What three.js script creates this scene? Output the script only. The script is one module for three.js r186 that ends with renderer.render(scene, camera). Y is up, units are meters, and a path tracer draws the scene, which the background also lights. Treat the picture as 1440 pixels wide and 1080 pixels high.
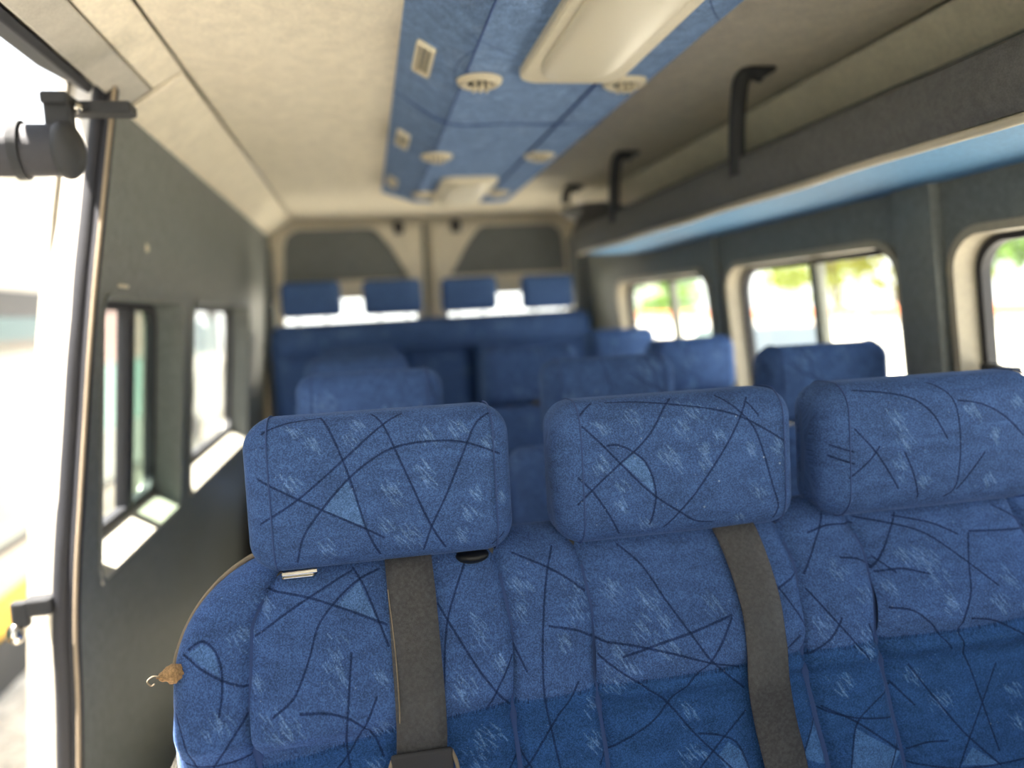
import * as THREE from 'three';
import { RoundedBoxGeometry } from 'three/addons/geometries/RoundedBoxGeometry.js';
import { mergeGeometries, mergeVertices, toCreasedNormals } from 'three/addons/utils/BufferGeometryUtils.js';

// ---------------------------------------------------------------- camera, sky, sun, exposure
const scene = new THREE.Scene();
const camera = new THREE.PerspectiveCamera(2 * Math.atan(540 / 1082) * 180 / Math.PI, 4 / 3, 0.05, 300);
camera.position.set(0, 1.35, 0);
camera.rotation.set(-0.09228, -0.18224, -0.05, 'YXZ');
camera.focus = 1.0;
camera.userData.fStop = 1.45;
scene.add(camera);

const SUN = new THREE.Vector3(-0.29, 0.94, -0.07).normalize();
// bright hazy sky: white towards the horizon, pale blue overhead
{
  const W = 64, H = 32, d = new Float32Array(W * H * 4);
  for (let j = 0; j < H; j++) for (let i = 0; i < W; i++) { const t = Math.pow(Math.max(0, Math.sin(((j + .5) / H - .5) * Math.PI)), .6); d.set([1.0 - .30 * t, 0.985 - .20 * t, 0.95 - .02 * t, 1], (j * W + i) * 4); }
  const t = new THREE.DataTexture(d, W, H, THREE.RGBAFormat, THREE.FloatType); t.mapping = THREE.EquirectangularReflectionMapping; t.magFilter = t.minFilter = THREE.LinearFilter; t.needsUpdate = true;
  scene.background = t; scene.environment = t; scene.backgroundIntensity = scene.environmentIntensity = 0.6;
}
const sun = new THREE.DirectionalLight(0xfff6ec, 9.0);
sun.position.copy(SUN).multiplyScalar(30); sun.target.position.set(0.4, 1, -1.5);
sun.castShadow = true; sun.shadow.radius = 1.5; sun.shadow.mapSize.set(4096, 4096);
Object.assign(sun.shadow.camera, { left: -15, right: 15, top: 15, bottom: -15, near: 1, far: 80 });
scene.add(sun, sun.target);
const renderer = new THREE.WebGLRenderer({ antialias: true });
renderer.toneMapping = THREE.LinearToneMapping;
renderer.toneMappingExposure = 5.5;
renderer.shadowMap.enabled = true;

// ---------------------------------------------------------------- helpers
function rng(a) { return () => { a = (a + 0x6d2b79f5) | 0; let t = Math.imul(a ^ (a >>> 15), 1 | a); t = (t + Math.imul(t ^ (t >>> 7), 61 | t)) ^ t; return ((t ^ (t >>> 14)) >>> 0) / 4294967296; }; }
const taken = new Map();
function numbered(n) { const k = taken.get(n) ?? 0; taken.set(n, k + 1); return k ? `${n}_${String(k).padStart(3, '0')}` : n; }
function tag(o, label, category, group, kind) { if (label) o.userData.label = label; if (category) o.userData.category = category; if (group) o.userData.group = group; if (kind) o.userData.kind = kind; return o; }
function thing(name, label, category, group, at = [0, 0, 0]) { const o = new THREE.Group(); o.name = numbered(name); o.position.set(...at); scene.add(o); return tag(o, label, category, group); }
function structure(name, label, category) { const o = new THREE.Group(); o.name = name; scene.add(o); return tag(o, label, category, null, 'structure'); }
function part(name, geo, mat, parent, label) { const m = new THREE.Mesh(Array.isArray(geo) ? join(geo) : geo, mat); m.name = name; m.castShadow = m.receiveShadow = true; parent.add(m); if (label) m.userData.label = label; return m; }
function join(list) { return mergeGeometries(list.map((g) => { const h = g.index ? g.toNonIndexed() : g; for (const k of Object.keys(h.attributes)) if (!['position', 'normal', 'uv'].includes(k)) h.deleteAttribute(k); return h; })); }
function box(w, h, d, x = 0, y = 0, z = 0, r = 0.004, seg = 2) { return new RoundedBoxGeometry(w, h, d, seg, Math.min(r, w / 2.01, h / 2.01, d / 2.01)).translate(x, y, z); }
function tube(pts, r, closed = false, n = 0, rs = 10) { return new THREE.TubeGeometry(new THREE.CatmullRomCurve3(pts.map((p) => new THREE.Vector3(...p)), closed), n || pts.length * 8, r, rs, closed); }
function cyl(a, b, r, r2 = r, n = 24) { const A = new THREE.Vector3(...a), B = new THREE.Vector3(...b), d = B.clone().sub(A); const g = new THREE.CylinderGeometry(r2, r, d.length(), n); g.applyQuaternion(new THREE.Quaternion().setFromUnitVectors(new THREE.Vector3(0, 1, 0), d.normalize())); return g.translate(...A.add(B).multiplyScalar(.5).toArray()); }
function flip(g) { const h = g.index ? g.toNonIndexed() : g; for (const a of Object.values(h.attributes)) { const n = a.itemSize, v = a.array; for (let i = 0; i < a.count; i += 3) for (let c = 0; c < n; c++) { const t = v[(i + 1) * n + c]; v[(i + 1) * n + c] = v[(i + 2) * n + c]; v[(i + 2) * n + c] = t; } } return h; }
function warp(g, f, mirrored = false) { let h = g.index ? g.toNonIndexed() : g; const p = h.attributes.position, v = [0, 0, 0]; for (let i = 0; i < p.count; i++) { f(p.getX(i), p.getY(i), p.getZ(i), v); p.setXYZ(i, ...v); } if (mirrored) h = flip(h); h.deleteAttribute('normal'); h.deleteAttribute('uv'); h = toCreasedNormals(mergeVertices(h, 1e-5), 0.6); return metric(h); }
// uv in metres by the dominant axis of each face
function metric(g) {
  const h = g.index ? g.toNonIndexed() : g, p = h.attributes.position, uv = new Float32Array(p.count * 2), a = new THREE.Vector3(), b = new THREE.Vector3(), c = new THREE.Vector3();
  for (let i = 0; i < p.count; i += 3) {
    a.fromBufferAttribute(p, i); b.fromBufferAttribute(p, i + 1); c.fromBufferAttribute(p, i + 2);
    const n = b.clone().sub(a).cross(c.clone().sub(a)), x = Math.abs(n.x), y = Math.abs(n.y), z = Math.abs(n.z);
    [a, b, c].forEach((q, k) => { const [u, v] = x >= y && x >= z ? [q.z, q.y] : y >= z ? [q.x, q.z] : [q.x, q.y]; uv[(i + k) * 2] = u; uv[(i + k) * 2 + 1] = v; });
  }
  h.setAttribute('uv', new THREE.BufferAttribute(uv, 2));
  if (!h.attributes.normal) h.computeVertexNormals();
  return h;
}
function roundRect(x0, y0, x1, y1, r, P = new THREE.Path()) { P.moveTo(x0 + r, y0); P.lineTo(x1 - r, y0); P.absarc(x1 - r, y0 + r, r, -Math.PI / 2, 0); P.lineTo(x1, y1 - r); P.absarc(x1 - r, y1 - r, r, 0, Math.PI / 2); P.lineTo(x0 + r, y1); P.absarc(x0 + r, y1 - r, r, Math.PI / 2, Math.PI); P.lineTo(x0, y0 + r); P.absarc(x0 + r, y0 + r, r, Math.PI, 1.5 * Math.PI); return P; }
function rrShape(x0, y0, x1, y1, r) { return roundRect(x0, y0, x1, y1, r, new THREE.Shape()); }
function ring(x0, y0, x1, y1, r, inset) { const s = rrShape(x0, y0, x1, y1, r); s.holes.push(roundRect(x0 + inset, y0 + inset, x1 - inset, y1 - inset, Math.max(.01, r - inset))); return s; }
const extr = (s, d, bevel = 0) => new THREE.ExtrudeGeometry(s, { depth: d, curveSegments: 10, bevelEnabled: bevel > 0, bevelSize: bevel, bevelThickness: bevel, bevelSegments: 2, bevelOffset: -bevel });

// ---------------------------------------------------------------- textures
function canvas(w, h) { const c = document.createElement('canvas'); c.width = w; c.height = h; return c; }
function grain(c, amp, seed, coarse = 0) {
  const x = c.getContext('2d'), d = x.getImageData(0, 0, c.width, c.height), R = rng(seed), v = d.data, W = c.width, H = c.height;
  const G = 64, grid = Float32Array.from({ length: G * G }, () => R() - .5), row = new Float32Array((W >> 1) + 1);
  for (let j = 0; j < H; j++) for (let i = 0; i < W; i++) {
    const gx = i / W * G, gy = j / H * G, ix = gx | 0, iy = gy | 0, fx = gx - ix, fy = gy - iy, X = (ix + 1) % G, Y = (iy + 1) % G;
    const m = (grid[iy * G + ix] * (1 - fx) + grid[iy * G + X] * fx) * (1 - fy) + (grid[Y * G + ix] * (1 - fx) + grid[Y * G + X] * fx) * fy;
    if (i % 2 === 0) row[i >> 1] = j % 2 ? row[i >> 1] : R() - .5;
    const k = 1 + (R() - .5) * amp * .6 + row[i >> 1] * amp + m * coarse, o = (j * W + i) * 4;
    v[o] = Math.min(255, v[o] * k); v[o + 1] = Math.min(255, v[o + 1] * k); v[o + 2] = Math.min(255, v[o + 2] * k);
  }
  x.putImageData(d, 0, 0); return c;
}
function tex(c, srgb, ru = 1, rv = 1) { const t = new THREE.CanvasTexture(c); t.wrapS = t.wrapT = THREE.RepeatWrapping; t.magFilter = THREE.LinearFilter; t.repeat.set(ru, rv); if (srgb) t.colorSpace = THREE.SRGBColorSpace; return t; }

const CLOTH = { base: '#466193', line: '#1c294a', brush: '#6e8dbd', quad: '#6389be', napShade: '#315487' };
// draws woven lines, brushed patches and filled patches, given in metres, on a colour and a relief canvas
function weave(pats, w, h, ppm, toPx, seed, wraps = [[0, 0]], FABRIC = CLOTH) {
  const c = canvas(w, h), b = canvas(w, h), x = c.getContext('2d'), y = b.getContext('2d'), R = rng(seed);
  x.fillStyle = FABRIC.base; x.fillRect(0, 0, w, h); y.fillStyle = '#b0b0b0'; y.fillRect(0, 0, w, h);
  x.lineCap = y.lineCap = 'round'; x.lineJoin = y.lineJoin = 'round';
  for (const [ox, oy] of wraps) for (const p of pats) {
    const P = (a, i) => { const q = toPx(a[i], a[i + 1], p); return [q[0] + ox * w, q[1] + oy * h]; };
    const path = (ctx, a, close) => {
      ctx.beginPath(); const n = a.length / 2, pt = (k) => P(a, Math.max(0, Math.min(n - 1, k)) * 2); ctx.moveTo(...pt(0));
      for (let k = 0; k < n - 1; k++) { const [a0, a1, a2, a3] = [pt(k - 1), pt(k), pt(k + 1), pt(k + 2)]; if (close) ctx.lineTo(...a2); else ctx.bezierCurveTo(a1[0] + (a2[0] - a0[0]) / 6, a1[1] + (a2[1] - a0[1]) / 6, a2[0] - (a3[0] - a1[0]) / 6, a2[1] - (a3[1] - a1[1]) / 6, a2[0], a2[1]); }
      if (close) ctx.closePath();
    };
    if (p.napShade) { // below the fold, shade on the turned pile is painted as darker colour, ragged edge
      const N = p.napShade, K = rng(seed + 3), f = (u) => { for (let i = 2; i < N.length; i += 2) if (u <= N[i]) return N[i - 1] + (N[i + 1] - N[i - 1]) * (u - N[i - 2]) / (N[i] - N[i - 2]); return N[N.length - 1]; };
      x.fillStyle = FABRIC.napShade; x.beginPath(); x.moveTo(...P([N[0], .4], 0)); for (let i = 0; i < N.length; i += 2) x.lineTo(...P(N, i)); x.lineTo(...P([N[N.length - 2], .4], 0)); x.fill();
      for (let u = N[0]; u < N[N.length - 2]; u += .0007) { const v = f(u), q = P([u, v + (K() - .35) * .004], 0), e = P([u + (K() - .5) * .002, v - .004], 0); x.strokeStyle = K() < .3 ? FABRIC.line : FABRIC.napShade; x.globalAlpha = .3 + K() * .5; x.lineWidth = 1.4; x.beginPath(); x.moveTo(...q); x.lineTo(...e); x.stroke(); }
    }
    x.globalAlpha = .55; x.fillStyle = FABRIC.quad;
    for (const q of p.quads) { path(x, q, true); x.fill(); }
    const K = rng(seed + 7);
    for (const [bx, by, bw, bh] of p.brush) {
      const n = Math.round(10 + bw * bh * 16000);
      for (let i = 0; i < n; i++) {
        const u = (K() + K() - 1) * .56, v = (K() + K() - 1) * .62, len = .005 + K() * .012, q = P([bx + u * bw, by + v * bh], 0);
        const a = .95 + (K() - .5) * .5;
        x.globalAlpha = .25 + K() * .45; x.strokeStyle = FABRIC.brush; x.lineWidth = ppm * (.0007 + K() * .0014);
        x.beginPath(); x.moveTo(q[0], q[1]); x.lineTo(q[0] + Math.cos(a) * len * ppm, q[1] + Math.sin(a) * len * ppm); x.stroke();
      }
    }
    for (const l of p.lines) {
      x.globalAlpha = .66; x.strokeStyle = FABRIC.line; x.lineWidth = ppm * .0027; path(x, l); x.stroke();
      y.strokeStyle = '#585858'; y.lineWidth = ppm * .0042; path(y, l); y.stroke(); y.strokeStyle = '#202020'; y.lineWidth = ppm * .0022; path(y, l); y.stroke();
    }
  }
  x.globalAlpha = .6; x.fillStyle = '#c4cede';
  for (let i = 0; i < w * h / 3600; i++) { const s = R() < .05 ? 2 : .9; x.beginPath(); x.arc(R() * w, R() * h, s * (.5 + R() * .6), 0, 7); x.fill(); }
  x.globalAlpha = 1;
  return [grain(c, .34, seed + 1, .16), grain(b, .35, seed + 2, 0)];
}
function fabric(col, rel, ru = 1, rv = 1) {
  return new THREE.MeshPhysicalMaterial({ map: tex(col, true, ru, rv), bumpMap: tex(rel, false, ru, rv), bumpScale: 0.0011, roughness: 0.95, specularIntensity: 0.25, sheen: 1, sheenColor: new THREE.Color(0x8097c8), sheenRoughness: 0.55 });
}
// the cloth's print, measured in metres on the seat: lines (x, y, x, y ...), filled patches, brushed patches (x, y, width, height)
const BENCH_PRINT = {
  napShade: [-.32, .79, -.2, .805, -.109, .82, -.003, .843, .133, .851, .267, .856, .566, .863, .925, .868, 1.12, .87],
  lines: [
    [-0.039,1.025,-0.026,1.003,-0.012,0.968,0.001,0.934], [-0.005,1.021,-0.032,1.011,-0.059,0.992,-0.085,0.965,-0.096,0.936,-0.105,0.914,-0.118,0.892,-0.142,0.876],
    [-0.041,1.022,-0.071,1.008,-0.122,0.982,-0.165,0.957], [-0.15,1.007,-0.097,0.995,-0.047,0.977,-0.0,0.957], [-0.251,0.946,-0.207,0.92,-0.174,0.905],
    [-0.245,0.952,-0.228,0.961,-0.213,0.951,-0.204,0.93,-0.203,0.902,-0.206,0.882], [-0.174,0.877,-0.194,0.854,-0.218,0.82], [-0.248,0.829,-0.206,0.826,-0.165,0.83],
    [-0.11,0.877,-0.077,0.875,-0.047,0.864,-0.025,0.839,-0.014,0.808], [-0.046,0.931,-0.052,0.885,-0.058,0.833,-0.055,0.796], [-0.018,0.885,-0.033,0.857,-0.053,0.822,-0.073,0.798],
    [-0.26,0.879,-0.248,0.858,-0.234,0.826], [0.233,1.025,0.218,0.987,0.203,0.925,0.194,0.863,0.2,0.815,0.21,0.754], [0.176,1.022,0.218,1.002,0.247,0.984,0.271,0.964],
    [0.213,0.932,0.249,0.923,0.277,0.909,0.321,0.901,0.368,0.889,0.417,0.873,0.463,0.859], [0.326,1.019,0.356,0.989,0.379,0.947,0.404,0.904,0.424,0.873,0.472,0.827],
    [0.305,0.89,0.356,0.9,0.409,0.909,0.467,0.921], [0.466,0.918,0.425,0.876,0.374,0.834,0.337,0.796,0.279,0.767,0.264,0.754], [0.274,0.892,0.306,0.867,0.357,0.826,0.398,0.774,0.45,0.718],
    [0.472,0.795,0.432,0.76,0.397,0.726], [0.402,0.775,0.433,0.768,0.457,0.753,0.472,0.715], [0.241,0.866,0.219,0.837,0.194,0.804,0.165,0.761], [0.159,0.903,0.134,0.873,0.118,0.848],
    [0.163,0.913,0.175,0.885], [0.16,0.783,0.145,0.764], [0.16,0.783,0.174,0.76], [0.109,1.015,0.083,0.963,0.073,0.93,0.066,0.888], [0.068,0.973,0.081,0.949,0.111,0.899,0.15,0.846],
    [0.65,1.031,0.626,0.996,0.597,0.954], [0.617,1.007,0.652,1.014,0.697,1.01], [0.765,1.021,0.734,0.977,0.706,0.95], [0.7,1.02,0.792,0.995,0.844,0.957,0.885,0.917],
    [0.712,0.965,0.737,0.944], [0.709,0.946,0.747,0.948,0.785,0.939], [0.657,0.971,0.684,0.966,0.707,0.953], [0.874,0.984,0.842,0.921,0.805,0.865,0.824,0.803,0.839,0.751,0.858,0.685],
    [0.877,0.986,0.982,0.978], [0.708,0.904,0.738,0.899,0.759,0.882,0.789,0.842], [0.825,0.881,0.856,0.875,0.89,0.859,0.92,0.84], [0.594,0.935,0.626,0.889,0.66,0.843],
    [0.632,0.898,0.605,0.874,0.568,0.856], [0.672,0.885,0.679,0.857], [0.728,0.822,0.763,0.772,0.805,0.717,0.858,0.665], [0.866,0.808,0.839,0.758,0.808,0.702,0.792,0.67],
    [0.7,0.795,0.659,0.776,0.633,0.752,0.621,0.692], [0.589,0.782,0.633,0.759,0.706,0.703], [0.585,0.779,0.634,0.764,0.704,0.752], [0.706,0.731,0.68,0.683],
    [0.712,0.685,0.8,0.668,0.904,0.667], [0.718,0.703,0.747,0.71,0.776,0.709], [0.701,0.798,0.733,0.764], [0.538,0.938,0.587,0.955], [0.535,0.963,0.556,0.933,0.577,0.891],
    [0.561,0.886,0.526,0.867], [0.584,0.772,0.552,0.716], [0.759,1.018,0.817,1.003,0.856,0.984], [0.934,1.017,0.969,0.996,0.983,0.981],
  ],
  quads: [
    [-0.245,0.947,-0.228,0.959,-0.213,0.951,-0.206,0.922], [-0.032,1.008,-0.011,0.962,-0.062,0.984], [0.427,0.741,0.443,0.758,0.463,0.742,0.475,0.714,0.44,0.72],
    [0.632,0.75,0.702,0.704,0.68,0.683,0.621,0.692], [0.815,0.696,0.858,0.665,0.796,0.673], [0.584,0.772,0.554,0.716,0.596,0.697],
  ],
  brush: [
    [-0.068,0.923,0.032,0.064], [-0.017,0.909,0.022,0.018], [-0.136,0.862,0.051,0.039], [-0.212,0.88,0.032,0.026], [-0.183,0.964,0.039,0.031], [-0.156,0.994,0.026,0.021],
    [-0.165,0.915,0.019,0.015], [-0.03,0.801,0.026,0.021], [-0.021,0.853,0.026,0.021], [0.305,0.971,0.032,0.026], [0.256,0.96,0.039,0.048], [0.178,0.988,0.039,0.031],
    [0.173,0.956,0.026,0.021], [0.113,0.94,0.026,0.032], [0.09,0.888,0.029,0.035], [0.138,0.904,0.019,0.015], [0.227,0.917,0.022,0.018], [0.296,0.898,0.029,0.023], [0.309,0.88,0.019,0.015],
    [0.35,0.95,0.032,0.026], [0.337,0.925,0.026,0.021], [0.367,0.928,0.016,0.013], [0.443,0.941,0.029,0.023], [0.36,0.9,0.035,0.028], [0.286,0.866,0.039,0.031], [0.256,0.838,0.026,0.021],
    [0.257,0.788,0.029,0.023], [0.389,0.753,0.039,0.026], [0.387,0.808,0.026,0.021], [0.116,0.812,0.042,0.032], [0.098,0.783,0.039,0.031], [0.786,0.952,0.049,0.059],
    [0.907,0.927,0.029,0.023], [0.876,0.898,0.029,0.023], [0.916,0.885,0.02,0.016], [0.795,0.906,0.026,0.021], [0.658,0.868,0.036,0.049], [0.601,0.895,0.029,0.023],
    [0.644,0.959,0.026,0.021], [0.677,0.927,0.026,0.021], [0.716,0.933,0.02,0.016], [0.756,0.971,0.033,0.026], [0.612,0.817,0.036,0.029], [0.771,0.771,0.036,0.029],
    [0.734,0.808,0.029,0.023], [0.887,0.77,0.026,0.021], [0.89,0.726,0.026,0.021],
  ],
};
const REST_PRINTS = [
  { at: 0,
    lines: [
      [-0.072,0.108,-0.058,0.076,-0.046,0.042,-0.036,0.007,-0.023,-0.046,-0.008,-0.084], [-0.007,0.108,0.006,0.087,0.023,0.043,0.041,-0.004,0.058,-0.047,0.077,-0.084],
      [0.031,0.105,0.006,0.087,-0.046,0.045,-0.104,0.0,-0.154,-0.029], [0.146,0.095,0.124,0.076,0.105,0.039,0.081,-0.011,0.058,-0.054,0.048,-0.085],
      [-0.112,-0.085,-0.101,-0.048,-0.076,-0.015,-0.041,0.021,-0.007,0.045,0.024,0.057,0.068,0.06,0.109,0.055,0.157,0.035],
      [-0.153,0.028,-0.107,0.001,-0.064,-0.023,-0.023,-0.046,-0.002,-0.059], [0.14,-0.089,0.158,-0.075], [-0.145,0.087,-0.113,0.101,-0.072,0.108],
    ],
    quads: [
      [-0.043,0.019,-0.036,0.003,-0.022,-0.044,-0.075,-0.017],
    ],
    brush: [
      [-0.112,0.091,0.024,0.014], [-0.086,0.072,0.021,0.016], [-0.037,0.075,0.024,0.019], [-0.03,0.094,0.021,0.016], [-0.115,0.024,0.024,0.019], [0.052,0.023,0.027,0.034],
      [0.008,0.006,0.027,0.031], [0.1,0.078,0.027,0.022], [0.059,0.071,0.021,0.016], [0.137,0.058,0.024,0.019], [0.119,-0.009,0.017,0.014], [0.107,-0.035,0.024,0.019],
      [0.092,-0.065,0.024,0.019], [0.027,-0.058,0.038,0.031], [0.001,-0.041,0.021,0.016], [-0.077,-0.068,0.021,0.031], [0.154,-0.021,0.017,0.014],
    ],
  },
  { at: 1,
    lines: [
      [-0.122,0.103,-0.142,0.083], [-0.008,0.101,-0.024,0.083,-0.05,0.049,-0.073,0.028,-0.092,0.014,-0.133,-0.02,-0.152,-0.038],
      [-0.141,0.067,-0.118,0.043,-0.092,0.014,-0.065,-0.016,-0.041,-0.038,-0.01,-0.06,0.015,-0.077,0.041,-0.083],
      [0.104,0.093,0.09,0.071,0.067,0.034,0.037,-0.006,0.01,-0.04,-0.01,-0.06,-0.03,-0.083], [0.06,0.101,0.087,0.071,0.106,0.046,0.119,0.008,0.131,-0.036,0.14,-0.066,0.137,-0.088],
      [-0.109,0.039,-0.094,0.039,-0.073,0.028,-0.058,0.014,-0.048,-0.008,-0.044,-0.036,-0.052,-0.075], [-0.101,0.103,-0.052,0.099,0.007,0.087,0.058,0.075,0.097,0.059,0.156,0.023],
      [-0.15,-0.002,-0.13,-0.024,-0.11,-0.056,-0.094,-0.087], [0.101,0.085,0.113,0.065],
    ],
    quads: [
      [-0.073,0.027,-0.09,0.015,-0.047,-0.03,-0.048,-0.01,-0.058,0.014],
    ],
    brush: [
      [-0.12,0.069,0.023,0.014], [-0.074,0.079,0.037,0.029], [-0.006,0.061,0.025,0.02], [0.014,0.083,0.037,0.029], [-0.026,0.02,0.037,0.031], [0.025,0.028,0.023,0.018],
      [0.027,0.009,0.02,0.016], [-0.119,0.016,0.028,0.025], [-0.093,-0.012,0.02,0.016], [-0.094,-0.04,0.02,0.016], [-0.061,-0.071,0.023,0.017], [0.093,0.022,0.017,0.014],
      [0.139,0.019,0.023,0.028], [0.108,-0.04,0.028,0.017], [0.08,-0.076,0.017,0.011], [0.048,0.044,0.017,0.014],
    ],
  },
  { at: 2,
    lines: [
      [-0.135,0.092,-0.083,0.083,-0.046,0.07,-0.019,0.046,0.002,0.01], [-0.01,0.097,0.013,0.073,0.022,0.04,0.023,-0.013,0.017,-0.063,0.002,-0.079],
      [0.025,0.064,0.064,0.056,0.101,0.036,0.135,0.004], [-0.144,0.034,-0.115,0.001,-0.095,-0.029,-0.078,-0.058], [-0.107,0.006,-0.124,-0.014,-0.153,-0.036],
      [-0.068,-0.005,-0.055,-0.035,-0.043,-0.075], [0.065,-0.016,0.041,-0.044,0.02,-0.067], [-0.179,0.012,-0.147,0.001], [-0.181,-0.004,-0.147,-0.016],
    ],
    quads: [

    ],
    brush: [
      [-0.072,0.02,0.03,0.046], [-0.078,-0.018,0.023,0.035], [-0.04,-0.047,0.025,0.02], [-0.083,0.05,0.028,0.022], [0.043,0.052,0.028,0.022], [0.08,0.014,0.025,0.02],
      [0.074,-0.055,0.023,0.018], [0.125,0.06,0.023,0.018],
    ],
  },
];
// cloth for everything farther away: the same weave, scattered over a tile that repeats
const TILE = 0.8;
function scattered(seed) {
  const R = rng(seed), p = { lines: [], quads: [], brush: [] };
  for (let i = 0; i < 15; i++) {
    const x = R() * TILE, y = R() * TILE, a = R() * 6.28, l = .12 + R() * .22, k = (R() - .5) * 1.6, l2 = []; let u = x, v = y, b = a;
    for (let s = 0; s < 6; s++) { l2.push(u, v); u += Math.cos(b) * l / 5; v += Math.sin(b) * l / 5; b += k / 5; }
    p.lines.push(l2);
    if (i % 4 === 0) p.quads.push([x, y, x + Math.cos(a) * .06, y + Math.sin(a) * .06, x + Math.cos(a + .8) * .05, y + Math.sin(a + .8) * .05]);
  }
  for (let i = 0; i < 34; i++) p.brush.push([R() * TILE, R() * TILE, .04 + R() * .07, .03 + R() * .05]);
  return p;
}
const nine = []; for (let i = -1; i < 2; i++) for (let j = -1; j < 2; j++) nine.push([i, j]);
const [tc, tb] = weave([scattered(5)], 1024, 1024, 1280, (x, y) => [x * 1280, 1024 - y * 1280], 11, nine);
const [dc, db] = weave([scattered(5)], 1024, 1024, 1280, (x, y) => [x * 1280, 1024 - y * 1280], 15, nine, { base: '#748eb4', line: '#3a4c76', brush: '#93aacb', quad: '#8ba7cd' });
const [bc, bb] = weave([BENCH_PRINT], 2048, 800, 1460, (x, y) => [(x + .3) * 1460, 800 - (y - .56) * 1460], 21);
const [hc, hb] = weave(REST_PRINTS, 2048, 800, 1460, (x, y, p) => [(p.at * .46 + .23 + x) * 1460, 400 - y * 1460], 31);

function flat(hex, amp, seed, coarse, rep, opts) {
  const c = canvas(512, 512), x = c.getContext('2d'); x.fillStyle = hex; x.fillRect(0, 0, 512, 512); grain(c, amp, seed, coarse);
  const b = canvas(256, 256), y = b.getContext('2d'); y.fillStyle = '#909090'; y.fillRect(0, 0, 256, 256); grain(b, 1.1, seed + 3, .1);
  return new THREE.MeshPhysicalMaterial({ map: tex(c, true, rep, rep), bumpMap: tex(b, false, rep * 3, rep * 3), bumpScale: .0004, ...opts });
}
const M = {
  cloth: fabric(tc, tb, 1 / TILE, 1 / TILE), duct: fabric(dc, db, 1 / TILE, 1 / TILE),
  under: flat('#6396c2', .1, 63, .08, 2, { roughness: .7 }),
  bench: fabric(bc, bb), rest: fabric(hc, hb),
  seam: new THREE.MeshPhysicalMaterial({ color: 0x3a5183, roughness: .9, sheen: .5, sheenColor: new THREE.Color(0x5a78b8) }),
  trim: flat('#6f7371', .12, 41, .12, 1.2, { roughness: .55 }),
  dark: flat('#2e3033', .14, 43, .1, 2, { roughness: .5 }),
  rack: flat('#646361', .14, 44, .14, 2, { roughness: .6 }),
  roofcloth: flat('#e9dfca', .06, 45, .06, .7, { roughness: .95, specularIntensity: .2 }),
  reveal: flat('#a79e8b', .05, 64, .06, 1, { roughness: .5 }),
  header: flat('#bdb8ac', .05, 62, .06, 1, { roughness: .5 }),
  cream: flat('#dfd5be', .05, 46, .06, 1, { roughness: .4 }),
  greyreveal: flat('#8f9186', .08, 47, .1, 1, { roughness: .5 }),
  white: flat('#cbc5b8', .04, 48, .06, 1, { roughness: .35, clearcoat: .4, clearcoatRoughness: .2 }),
  rubber: flat('#2c2d33', .12, 49, .08, 2, { roughness: .6 }),
  ivory: flat('#e3d8bd', .04, 50, .03, 2, { roughness: .35 }),
  lens: new THREE.MeshPhysicalMaterial({ color: 0xe9dfc6, roughness: .3 }),
  belt: flat('#464547', .16, 51, .22, 6, { roughness: .24, specularIntensity: .9 }),
  chrome: new THREE.MeshStandardMaterial({ color: 0xb9b4aa, metalness: 1, roughness: .22 }),
  black: new THREE.MeshStandardMaterial({ color: 0x141416, roughness: .45 }),
  foam: flat('#a9875f', .3, 52, .3, 8, { roughness: .95 }),
  edging: flat('#a3937c', .3, 53, .2, 8, { roughness: .9 }),
  floor: flat('#b5ae9f', .2, 54, .2, 1, { roughness: .7 }),
  ground: flat('#b8b3a8', .2, 55, .25, .25, { roughness: .95 }),
  glass: new THREE.MeshPhysicalMaterial({ color: 0xf4f8f4, roughness: 0.02, transmission: 1, thickness: 0, ior: 1.45 }),
  tint: new THREE.MeshPhysicalMaterial({ color: 0x9db3a6, roughness: 0.02, transmission: 1, thickness: 0, ior: 1.45 }),
  busglass: new THREE.MeshPhysicalMaterial({ color: 0x39534f, roughness: .06 }),
  plaster: flat('#e6e2d8', .06, 56, .12, .5, { roughness: .9 }),
  clay: flat('#c0714c', .15, 57, .2, 1, { roughness: .9 }),
  yellow: flat('#d9ab37', .06, 58, .08, 1, { roughness: .45 }),
  teal: flat('#6f9a95', .06, 59, .08, 1, { roughness: .4 }),
  red: flat('#a5837a', .06, 60, .08, 1, { roughness: .4 }),
  buspaint: flat('#aaa498', .05, 65, .06, 1, { roughness: .4 }),
  bark: flat('#6d5a45', .3, 61, .3, 2, { roughness: .95 }),
  carpaint: new THREE.MeshPhysicalMaterial({ color: 0x3f464a, roughness: .35, clearcoat: 1 }),
};
function leafMat(hex) { return new THREE.MeshPhysicalMaterial({ color: hex, roughness: .9, transmission: .35, thickness: 0, side: THREE.DoubleSide }); }

// ---------------------------------------------------------------- the van's shell
const CX = .375, REAR = -4.5, TOP = 1.92, hw = (y) => .905 + (1.45 - y) * .10;
const wallMap = (side, lift = 0) => (X, Y, D, v) => { v[0] = CX + side * (hw(Y) + D + lift); v[1] = Y; v[2] = -X; };
const sidePanel = (side, shape, d0, d1, bevel = 0) => warp(extr(shape, d1 - d0, bevel), wallMap(side, d0), side < 0);
const LW = [[1.725, .81, 2.44, 1.43, .06], [2.58, .81, 3.75, 1.44, .07]];               // window openings: near, bottom, far, top, corner
const RW = [[.45, .93, 1.51, 1.475, .09], [1.68, .93, 2.6, 1.475, .1], [2.75, .93, 3.82, 1.475, .1]];
const CABW = [-1.3, .82, -.1, 1.5, .08];

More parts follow.
